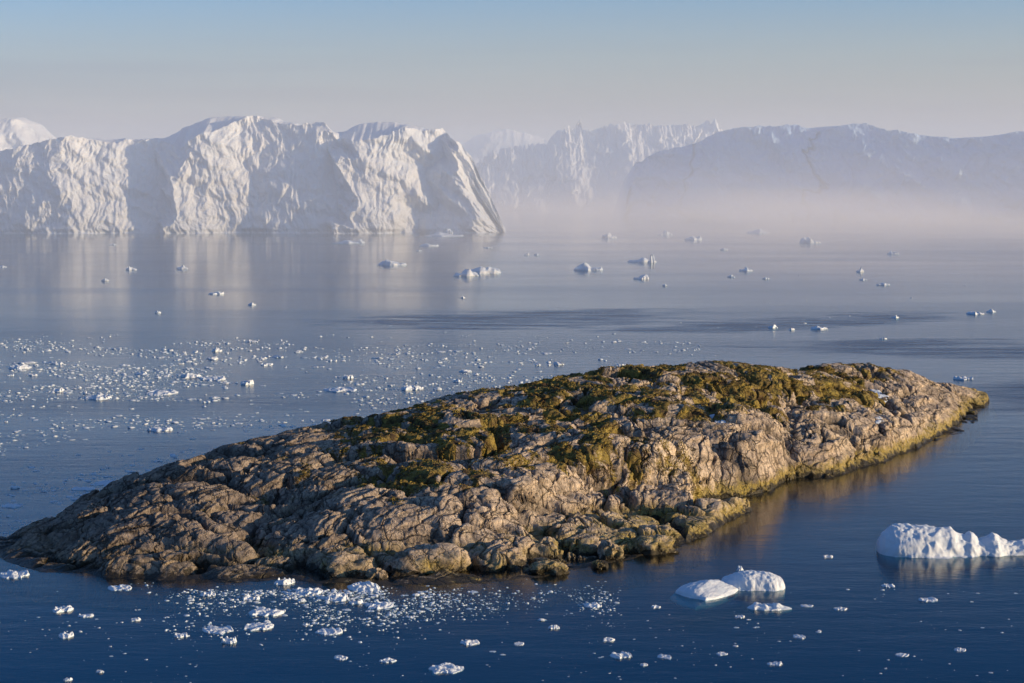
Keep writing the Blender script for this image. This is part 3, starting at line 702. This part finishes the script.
# far small bergs in the middle distance: px, py(base), half width, height, label, peak pos
far = [
 (392, 265, 15, 6, 'low white berg bit left of the double berg bit in the middle distance', -.2),
 (466, 276, 13, 8, 'blue-white front half of the double berg bit in the middle distance', .0),
 (482, 273, 19, 11, 'white rear half of the double berg bit in the middle distance', .3),
 (588, 270, 15, 8, 'white berg bit with a notched left top, right of the double berg bit', -.4),
 (642, 262, 15, 5, 'flat berg bit under a narrow spike in the middle distance', .2),
 (651, 263, 4, 12, 'narrow ice spike at the right end of the flat berg bit', .3),
 (641, 279, 8, 5, 'pair of ice nubs just below the spiked berg bit', .3),
 (810, 243, 11, 8, 'white sloping wedge of ice in front of the foggy blue iceberg', -.4),
 (758, 233, 12, 4, 'faint flat berg bit in the fog left of the sloping wedge', .1),
 (609, 238, 8, 9, 'faint pointed berg bit in the fog near the centre', -.2),
 (693, 240, 9, 6, 'faint rounded berg bit in the fog below the blue iceberg', .3),
 (665, 235, 8, 6, 'faint small berg bit at the left foot of the blue iceberg', .1),
 (429, 246, 10, 4, 'low oval floe just below the foot of the fluted iceberg', .0),
 (346, 243, 14, 3, 'thin flat floe along the foot of the fluted iceberg', .1),
 (361, 243, 4, 6, 'small ice knob at the right end of the thin flat floe', 0),
 (444, 236, 20, 4, 'long shelf of broken ice against the right foot of the fluted iceberg', -.2),
 (449, 234, 4, 9, 'small pointed chunk on the shelf at the foot of the fluted iceberg', 0),
 (488, 248, 5, 2, 'tiny dark floe below the right end of the fluted iceberg', 0),
 (746, 271, 7, 4, 'white floe below and left of the sloping wedge', .2),
 (731, 277, 4, 3, 'small nub of ice left of the white floe under the foggy berg', .0),
 (766, 279, 4, 2.5, 'small nub of ice right of the white floe under the foggy berg', .0),
 (860, 272, 4, 6, 'compact bright ice chunk on open water right of the centre', .2),
 (863, 280, 4, 2.5, 'thin sliver of ice under the compact bright chunk', 0),
 (883, 285, 7, 3, 'low triple-humped floe right of the thin sliver', 0),
 (893, 254, 6, 4, 'faint double floe in the pink fog at the right', -.3),
 (724, 250, 4, 3, 'tiny floe in the fog above the white floe', 0),
 (131, 270, 6, 6, 'bright two-humped chunk of ice before the left berg', -.2),
 (182, 269, 6, 5, 'bright notched chunk of ice before the left berg', .2),
 (216, 294, 8, 4, 'dark flat floe with a bright right end on the reflection of the left berg', .5),
 (252, 305, 4, 3.5, 'small white chunk right of the dark flat floe', 0),
 (158, 313, 3, 3, 'lone small white chunk below the two bright chunks', 0),
 (105, 281, 4, 4, 'small pale chunk left below the bright two-humped chunk', 0),
 (2, 267, 5, 2, 'thin floe at the left edge before the left berg', 0),
 (113, 245, 4, 2, 'faint tiny floe near the foot of the left berg', 0),
 (419, 251, 3, 2, 'tiny nub of ice left of the low oval floe', 0),
 (527, 255, 3, 3, 'left nub of a pair of tiny ice nubs on the hazy water', 0),
 (537, 255, 3, 3, 'right nub of a pair of tiny ice nubs on the hazy water', 0),
 (463, 298, 2.5, 2.5, 'single tiny chunk in the reflection of the fluted wall', 0),
 (773, 328, 5, 4, 'white chunk on the ruffled blue water above the island', .1),
 (792, 330, 3, 3, 'small chunk just right of the white chunk above the island', 0),
 (819, 329, 9, 5, 'ragged pale floe right of the white chunk above the island', 0),
 (895, 318, 4, 4, 'small bright chunk at the top of the ruffled water on the right', .2),
 (883, 339, 4, 2.5, 'small flat chunk on the dark ruffled band at the right', 0),
 (975, 314, 9, 4, 'white floe with two humps near the right edge', 0),
 (991, 312, 5, 3, 'small floe right of the two-humped floe near the right edge', 0),
 (665, 283+3, 3, 3, 'tiny chunk right of the pair of ice nubs', 0),
]
for i, (px, py, hw, hp, lab, pk) in enumerate(far):
    random.seed(500 + i)
    pf = [(-hw, 0, .15)]
    for q in (-.8, -.55, -.3, -.05, .2, .45, .7, .88):
        hq = max(.42, 1 - .85 * abs(q - pk)) * random.uniform(.55, 1.1)
        pf.append((q * hw, hp * min(1, hq), (1 - .6 * abs(q)) * random.uniform(.8, 1.2)))
    pf.append((hw, 0, .15))
    Y = ground(px, py)[1]
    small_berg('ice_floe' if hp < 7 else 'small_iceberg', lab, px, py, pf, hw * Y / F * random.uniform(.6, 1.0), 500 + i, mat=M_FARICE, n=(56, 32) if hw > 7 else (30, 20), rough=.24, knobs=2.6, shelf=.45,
               rz=random.uniform(-.2, .2), cat='small iceberg' if hp >= 7 else 'ice floe', grain=5, pw=.5)

# floes one can pick out near the island: px, py, half width px, height px, label
near = [
 (20, 368, 11, 5, 'bright lumpy floe near the left edge of the brash field beyond the island'),
 (191, 377, 11, 6, 'bright raised floe on the left end of a joined pair in the brash field'),
 (213, 379, 13, 4, 'dark-sided long floe on the right end of a joined pair in the brash field'),
 (247, 384, 7, 8, 'upright white chunk right of the joined pair of floes'),
 (163, 393, 15, 4, 'slanting white floe below the joined pair of floes'),
 (98, 398, 14, 5, 'broad bright floe between the slanting floe and the left edge'),
 (58, 391, 6, 5, 'compact block of ice left of the broad bright floe'),
 (160, 430, 13, 6, 'lone bright floe with a comb of knobs above the left slope of the island'),
 (12, 506, 11, 3, 'pale flat floe at the left edge above the tip of the island'),
 (112, 483, 18, 2, 'long thin bluish floe beside the left slope of the island'),
 (83, 489, 12, 2.5, 'flat pale floe left of the long thin bluish floe'),
 (15, 488, 5, 4, 'small pale chunk above the flat floe at the left edge'),
 (267, 365, 6, 3, 'small bright floe above and right of the upright white chunk'),
 (412, 389, 11, 6, 'bright knobbed floe above the middle of the island ridge'),
 (348, 378, 5, 6, 'tall small chunk in the brash left of the knobbed floe'),
 (340, 390, 16, 4, 'long bright drift of ice under the tall small chunk'),
 (606, 369, 7, 4, 'bright chunk just behind the crest of the island'),
 (963, 379, 9, 4, 'white floe behind the far right tip of the island'),
 (253, 342, 5, 3, 'small floe at the top edge of the brash field'),
 (14, 575, 15, 6, 'bluish-white floe at the left edge under the tip of the island'),
 (63, 610, 10, 7, 'lumpy white floe at the left, below the tip of the island'),
 (86, 616, 8, 3, 'thin floe just right of the lumpy white floe'),
 (120, 588, 12, 3, 'flat pale floe close under the dark left shore'),
 (66, 636, 8, 5, 'small pointed floe under the lumpy white floe'),
 (136, 620, 5, 4, 'small bright round chunk right of the thin floe'),
 (181, 636, 7, 4, 'small white floe left of the split floe'),
 (218, 630, 15, 4, 'split white floe with ragged ends below the left shore'),
 (229, 642, 8, 7, 'chunky white block just below the split floe'),
 (208, 595, 8, 6, 'bright floe hugging the dark shore left of the ice jam'),
 (284, 583, 9, 8, 'bright white lump against the shore at the top of the ice jam'),
 (309, 592, 14, 6, 'snow-topped floe in the upper part of the ice jam'),
 (266, 613, 18, 7, 'largest lumpy floe of the ice jam below the island'),
 (251, 599, 9, 5, 'ragged floe at the upper left of the ice jam'),
 (259, 627, 15, 5, 'low floe under the largest lumpy floe of the ice jam'),
 (329, 632, 14, 5, 'slanted floe at the lower right corner of the ice jam'),
 (364, 588, 16, 9, 'smooth white block of ice against the shore boulders'),
 (337, 599, 12, 8, 'broken white floe left of the smooth white block'),
 (356, 603, 7, 6, 'small bright block under the smooth white block'),
 (380, 606, 14, 5, 'ragged floe at the right side of the ice jam'),
 (446, 669, 18, 6, 'broad flat bluish floe at the bottom of the view'),
 (388, 661, 9, 4, 'small flat floe left of the broad flat bluish floe'),
 (341, 658, 7, 3, 'thin small floe far left of the broad flat bluish floe'),
 (470, 643, 10, 4, 'thin two-part floe above the broad flat bluish floe'),
 (519, 644, 5, 3, 'small round floe right of the two-part floe'),
 (554, 628, 6, 4, 'pointed small floe above the small round floe'),
 (609, 640, 6, 4, 'small smooth floe above the lobed flat floe'),
 (621, 656, 11, 5, 'lobed flat floe at the bottom centre right'),
 (664, 657, 7, 3, 'oval floe right of the lobed flat floe'),
 (644, 665, 4, 3, 'tiny floe between the lobed and the oval floe'),
 (656, 607, 5, 3, 'small floe on dark water left of the slanting slab'),
 (593, 606, 9, 4, 'ragged white floe at the right end of the brash below the island'),
 (928, 600, 10, 3, 'flat floe under the long low iceberg'),
 (888, 586, 7, 3, 'small pointed floe left below the long low iceberg'),
 (840, 609, 7, 3, 'small floe midway between the icebergs on the lower right'),
 (807, 606, 7, 2, 'thin floe right of the flat long floe'),
 (828, 557, 5, 3, 'small floe left of the long low iceberg'),
 (902, 655, 7, 2, 'thin slanting floe at the bottom right'),
 (960, 650, 6, 3, 'notched small floe near the bottom right corner'),
 (775, 664, 8, 3, 'flat small floe at the bottom right of the centre'),
 (799, 637, 6, 3, 'slanting small floe below the thin floe'),
 (722, 654, 6, 2, 'thin flat floe under the slanting slab of ice'),
 (740, 617, 5, 3, 'small lump of ice left of the flat long floe'),
 (100, 672, 4, 4, 'tiny bright chunk near the bottom left corner'),
 (68, 680, 4, 3, 'tiny chunk at the bottom edge on the left'),
]
for i, (px, py, hw, hp, lab) in enumerate(near):
    random.seed(900 + i)
    pf = [(-hw, 0, .15)]
    for q in (-.85, -.62, -.4, -.18, .05, .28, .5, .72, .88):
        pf.append((q * hw, hp * random.uniform(.28, .68), (1 - .65 * q * q) * random.uniform(.6, 1.15)))
    pf.append((hw, 0, .15))
    Y = ground(px, py)[1]; kk = Y / F
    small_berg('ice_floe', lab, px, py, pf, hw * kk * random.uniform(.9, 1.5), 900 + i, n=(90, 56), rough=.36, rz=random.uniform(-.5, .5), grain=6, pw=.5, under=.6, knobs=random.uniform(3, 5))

# prototypes for the countable small pieces
protos = []
for i in range(16):
    random.seed(40 + i)
    flat = i % 3 == 2
    pf = [(-1, 0, .12)]
    for q in (-.8, -.5, -.2, .1, .4, .7, .87):
        pf.append((q, random.uniform(.08, .20) if flat else random.uniform(.15, .75), (1 - .6 * q * q) * random.uniform(.5, 1.0)))
    pf.append((1, 0, .12))
    Vv, Qq = lump_mesh(pf, 34, 24, 40 + i, .45, under=.6, pw=.5)
    me_o = mesh_np('ice_floe', Vv, Qq, M_ICE)
    protos.append(me_o.data); bpy.data.objects.remove(me_o)

fixed = [(p[0], p[1], p[2]) for p in near]
def on_island(px, py):
    X, Y = ground(px, py)
    if island_at(X, Y) > -.6: return True
    # hidden behind the island's back
    return False
skyx = [p[0] for p in ridge_px]; skyy = [p[1] for p in ridge_px]
shx = [p[0] for p in shore_px]; shy = [p[1] for p in shore_px]
def hidden(px, py):
    return -3 < px < 986 and np.interp(px, skyx, skyy) - 3 < py < np.interp(px, shx, shy) + 1

def scatter(n, region, clump, seed):
    """random photo-ground positions; clump = (scale, threshold) of a noise mask in world space"""
    r = np.random.default_rng(seed); out = []
    while len(out) < n:
        px, py = region(r)
        if hidden(px, py) or on_island(px, py): continue
        X, Y = ground(px, py)
        c = fbm2(np.array([X * clump[0]]), np.array([Y * clump[0] * (1.3 if Y > 450 else .45)]), 3, seed)[0]
        if r.random() > np.clip((c - clump[1]) * 3.0, .03, 1): continue
        out.append((px, py, X, Y))
    return out
def reg_field(r):
    y = 347 + 88 * r.beta(1.3, 1.9); return r.uniform(-20, 640) if r.random() < .7 else r.uniform(-20, 330), y
def reg_fieldlow(r): return r.uniform(-10, 300), r.uniform(412, 545)
def reg_jam(r): return 325 + r.normal() * 78, 590 + abs(r.normal()) * 17
def reg_brash(r):
    x = r.uniform(300, 620); return x, 606 - (x - 380) * .015 + r.normal() * 9
def reg_front(r): return r.uniform(0, 1030), r.uniform(585, 690)
def reg_frontleft(r): return r.uniform(40, 420), r.uniform(582, 640)
def reg_mid(r): return r.uniform(-10, 1034), 238 + 105 * r.random()
def reg_top(r): return r.uniform(600, 1034), r.uniform(300, 356)
def reg_topl(r): return r.uniform(-10, 700), 346 + r.normal() * 5

groups = [
 (75, reg_field, (.03, -.05), (2.2, 6.5), 'small white ice piece in the brash field beyond the island', 'white ice pieces in the brash field beyond the island'),
 (16, reg_fieldlow, (.03, .0), (2.0, 6), 'thin pale ice piece on the blue water left of the island', 'thin ice pieces left of the island'),
 (48, reg_jam, (.08, -.3), (1.8, 5), 'small white ice chunk in the jam against the near shore', 'ice chunks jammed against the near shore'),
 (22, reg_brash, (.08, -.3), (1.8, 4), 'small ice scrap in the thin brash below the shore boulders', 'ice scraps below the shore boulders'),
 (24, reg_front, (.05, -.1), (1.5, 4), 'small pale ice scrap on the open dark water of the near bay', 'ice scraps on the near open water'),
 (14, reg_mid, (.004, -.1), (1.0, 2.0), 'tiny ice fleck on the calm hazy water of the middle distance', 'ice flecks on the hazy middle water'),
]
for gi, (n, reg, cl, (s0, s1), lab, grp) in enumerate(groups):
    r = np.random.default_rng(600 + gi)
    for (px, py, X, Y) in scatter(n, reg, cl, 700 + gi):
        k = Y / F
        hw = (s0 + (s1 - s0) * r.random() ** 2) * k
        pr = int(r.integers(0, 16))
        if gi in (1, 4): pr = [2, 5, 8, 11, 14, 1][int(r.integers(0, 6))]
        o = bpy.data.objects.new('ice_floe', protos[pr]); COL.objects.link(o)
        o.location = (X, Y, 0); o.rotation_euler = (0, 0, r.random() * 6.28)
        o.scale = (hw, hw * r.uniform(.8, 1.4), hw * r.uniform(.5, 1.0))
        tag(o, lab, 'ice floe', grp)

# brash: the uncountable rest, one object
def brash(name, label, spec, seed):
    r = np.random.default_rng(seed)
    lows = []
    for i in range(14):
        random.seed(80 + i)
        pf = [(-1, 0, .2)] + [(q, random.uniform(.3, .9), random.uniform(.5, 1.0)) for q in (-.5, 0, .5)] + [(1, 0, .2)]
        lows.append(lump_mesh(pf, 7, 8, 80 + i, .5, under=.4, pw=.5, shelf=.3))
    Vs, Qs, off = [], [], 0
    for j, (n, reg, cl, (s0, s1), fl) in enumerate(spec):
        for (px, py, X, Y) in scatter(n, reg, cl, seed + j):
            k = Y / F
            hw = (s0 + (s1 - s0) * r.random() ** 3) * k
            Vv, Qq = lows[int(r.integers(0, 14))]
            a = r.random() * 6.28; c, s = math.cos(a), math.sin(a)
            P = Vv * (hw, hw * r.uniform(.7, 1.5), hw * r.uniform(.4, 1.1) * fl)
            Vs.append(np.stack([P[:, 0] * c - P[:, 1] * s + X, P[:, 0] * s + P[:, 1] * c + Y, P[:, 2]], -1))
            Qs.append(Qq + off); off += len(Vv)
    o = mesh_np(name, np.concatenate(Vs), np.concatenate(Qs), M_ICE)
    tag(o, label, 'brash ice', kind='stuff')
brash('brash_ice', 'fine white brash ice strewn on the sea beyond and left of the island',
      [(3600, reg_field, (.022, -.12), (.55, 3.0), .62), (900, reg_topl, (.02, -.1), (.45, 2.2), .7), (650, reg_fieldlow, (.03, -.02), (.6, 3.8), .4), (110, reg_mid, (.004, -.1), (.35, .9), .9), (90, reg_top, (.01, -.1), (.4, 1.3), .8)], 4000)
brash('brash_ice', 'fine brash ice drifting along the near shore and over the near bay',
      [(1700, reg_jam, (.08, -.3), (.45, 2.8), .75), (900, reg_brash, (.10, -.2), (.45, 2.0), .75), (200, reg_frontleft, (.07, -.1), (.5, 2.2), .9), (330, reg_front, (.05, -.1), (.4, 2.0), .5)], 5000)

# ------------------------------------------------------------------ haze and fog (volumes with an added glow)
def vol_mat(name, dens, col, aniso=0.0, emis=(0, 0, 0), estr=0.0, hetero=None):
    m, t = new_mat(name)
    s = t.n('ShaderNodeVolumePrincipled')
    s.inputs['Color'].default_value = (*col, 1); s.inputs['Density'].default_value = dens; s.inputs['Anisotropy'].default_value = aniso
    s.inputs['Emission Strength'].default_value = dens * estr  # glow added to the volume in place of multiple scattered light
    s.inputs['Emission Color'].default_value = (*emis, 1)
    if hetero:
        g = t.n('ShaderNodeTexCoord')
        P = t.n('ShaderNodeNewGeometry').outputs['Position']
        n = t.noise(t.mapping(P, (.0022, .0022, .016)), 1.0, 4, .6)
        sp = t.n('ShaderNodeSeparateXYZ'); t.l(P, sp.inputs[0])
        fall = t.ramp(t.math('MULTIPLY', sp.outputs[2], 1 / hetero), [(0, 1.0), (.25, .60), (.55, .18), (1.0, 0.0)])
        # thins out toward the sides of the bank
        def edge(o, a, b):
            k = t.n('ShaderNodeMapRange', interpolation_type='SMOOTHSTEP'); t.l(o, k.inputs[0]); k.inputs[1].default_value = a; k.inputs[2].default_value = b; return k.outputs[0]
        ex = edge(sp.outputs[0], -260, 260); ey = t.math('MULTIPLY', t.math('POWER', edge(sp.outputs[1], 980, 2250), 1.3), edge(sp.outputs[1], 3250, 2950))
        d = t.math('MULTIPLY', t.math('MULTIPLY', t.ramp(n, [(.38, .08), (.64, 1.15)]), fall), dens)
        d = t.math('MULTIPLY', d, t.math('MULTIPLY', ex, ey))
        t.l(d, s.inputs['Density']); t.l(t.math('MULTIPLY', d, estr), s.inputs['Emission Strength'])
    o = t.n('ShaderNodeOutputMaterial'); t.l(s.outputs[0], o.inputs['Volume'])
    return m

def box(name, x0, x1, y0, y1, z0, z1, mat, label):
    V = [(x, y, z) for z in (z0, z1) for y in (y0, y1) for x in (x0, x1)]
    Qd = [(0, 2, 3, 1), (4, 5, 7, 6), (0, 1, 5, 4), (2, 6, 7, 3), (0, 4, 6, 2), (1, 3, 7, 5)]
    return tag(mesh_np(name, V, Qd, mat, smooth=False), label, 'haze', kind='stuff')

def ellipsoid(name, c, r, mat, label):
    nr, nc = 24, 48
    th = np.linspace(-.5 * math.pi, .5 * math.pi, nr)[:, None]; ph = np.linspace(0, 2 * math.pi, nc, endpoint=False)[None, :]
    V = np.stack([(c[0] + r[0] * np.cos(th) * np.cos(ph)).ravel(), (c[1] + r[1] * np.cos(th) * np.sin(ph)).ravel(), (c[2] + r[2] * np.sin(th) + 0 * ph).ravel()], -1)
    return tag(mesh_np(name, V, grid_quads(nr, nc, True), mat), label, 'fog', kind='stuff')

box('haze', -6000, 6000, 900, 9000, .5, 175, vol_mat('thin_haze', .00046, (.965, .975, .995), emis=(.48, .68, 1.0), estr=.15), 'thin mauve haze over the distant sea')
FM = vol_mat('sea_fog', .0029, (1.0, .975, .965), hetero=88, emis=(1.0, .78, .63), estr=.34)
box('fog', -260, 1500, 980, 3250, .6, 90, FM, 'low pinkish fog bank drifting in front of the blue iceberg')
# ------------------------------------------------------------------ world, sun, camera
wd = bpy.data.worlds.new('World'); sc.world = wd; wd.use_nodes = True
t = NT(wd.node_tree)
sky = t.n('ShaderNodeTexSky', sky_type='NISHITA', sun_disc=False)
sky.sun_elevation = SUN_EL; sky.sun_rotation = SUN_AZ; sky.altitude = 60; sky.air_density = 1.0; sky.dust_density = 1.5; sky.ozone_density = 1.5
tc = t.n('ShaderNodeTexCoord'); G = tc.outputs['Generated']
sp = t.n('ShaderNodeSeparateXYZ'); t.l(G, sp.inputs[0])
el = sp.outputs[2]
# tint by height: mauve and grey low down, deep blue above
tint = t.ramp(el, [(0.0, (.98, 1.06, 1.98)), (.03, (.98, 1.17, 2.10)), (.06, (.96, 1.20, 2.00)), (.086, (.80, 1.12, 1.95)), (.105, (.30, .84, 1.85)), (.18, (.13, .55, 1.22)), (.28, (.14, .50, 1.08)), (.42, (.42, .72, 1.20)), (1.0, (1.1, 1.15, 1.45))])
warm = t.math('MULTIPLY', t.math('ADD', t.math('MULTIPLY', sp.outputs[0], 1.9), .5, clamp=True), t.ramp(el, [(0, .0), (.015, .8), (.07, .35), (.12, 0)]))
c1 = t.mix(1.0, sky.outputs[0], tint, 'MULTIPLY')
c1 = t.mix(t.math('MULTIPLY', warm, .5), c1, t.mix(1.0, c1, (1.55, 1.18, .80), 'MULTIPLY'))
cl = t.noise(t.mapping(G, (4.0, 4.0, 70)), 1.0, 5, .55)
band = t.math('MULTIPLY', t.ramp(cl, [(.48, 0.0), (.66, 1.0)]), t.ramp(el, [(.0, .9), (.05, .6), (.075, 0)]))
c1 = t.mix(t.math('MULTIPLY', band, .60), c1, t.mix(1.0, c1, (.78, .76, .86), 'MULTIPLY'))
bk = t.noise(t.mapping(G, (9, 9, 60)), 1.3, 5, .6)
bkf = t.ramp(t.math('ADD', el, t.math('MULTIPLY', t.math('SUBTRACT', bk, .5), .035)), [(.022, 1.0), (.034, 0.0)])
c1 = t.mix(t.math('MULTIPLY', bkf, .7), c1, t.mix(1.0, c1, (.87, .84, .93), 'MULTIPLY'))
streak = t.noise(t.mapping(G, (2.5, 2.5, 40), loc=(.7, 0, 0)), 1.6, 4, .5)
sb = t.math('MULTIPLY', t.ramp(t.math('ADD', el, t.math('MULTIPLY', t.math('SUBTRACT', streak, .5), .02)), [(.036, 0.0), (.044, 1.0), (.049, .9), (.054, 0.0)]), t.ramp(t.math('ADD', sp.outputs[0], .5), [(.22, 1.0), (.36, .15), (.42, 0.0)]))
c1 = t.mix(t.math('MULTIPLY', sb, .8), c1, t.mix(1.0, c1, (.80, .82, .90), 'MULTIPLY'))
bg = t.n('ShaderNodeBackground'); bg.inputs['Strength'].default_value = .128; t.l(c1, bg.inputs[0])
o = t.n('ShaderNodeOutputWorld'); t.l(bg.outputs[0], o.inputs[0])

sd = bpy.data.lights.new('sun', 'SUN'); sd.energy = 5.0; sd.angle = math.radians(.6); sd.color = (1.0, .73, .41)
so = bpy.data.objects.new('sun', sd); COL.objects.link(so)
dirv = Vector((math.sin(SUN_AZ) * math.cos(SUN_EL), math.cos(SUN_AZ) * math.cos(SUN_EL), math.sin(SUN_EL)))
so.rotation_euler = dirv.to_track_quat('Z', 'Y').to_euler(); so.location = (200, 0, 200)

cd = bpy.data.cameras.new('camera'); cd.sensor_width = 36; cd.lens = F * 36 / W; cd.clip_start = 1; cd.clip_end = 100000
co = bpy.data.objects.new('camera', cd); COL.objects.link(co)
co.location = (0, 0, CAMH); co.rotation_euler = (math.radians(90) - PITCH, 0, 0)
sc.camera = co

sc.view_settings.view_transform = 'Standard'; sc.view_settings.look = 'None'; sc.view_settings.exposure = 0; sc.view_settings.gamma = 1
cy = sc.cycles
cy.use_denoising = True
cy.max_bounces = 6; cy.volume_bounces = 2; cy.transparent_max_bounces = 12; cy.diffuse_bounces = 2; cy.glossy_bounces = 3
cy.caustics_reflective = False; cy.caustics_refractive = False
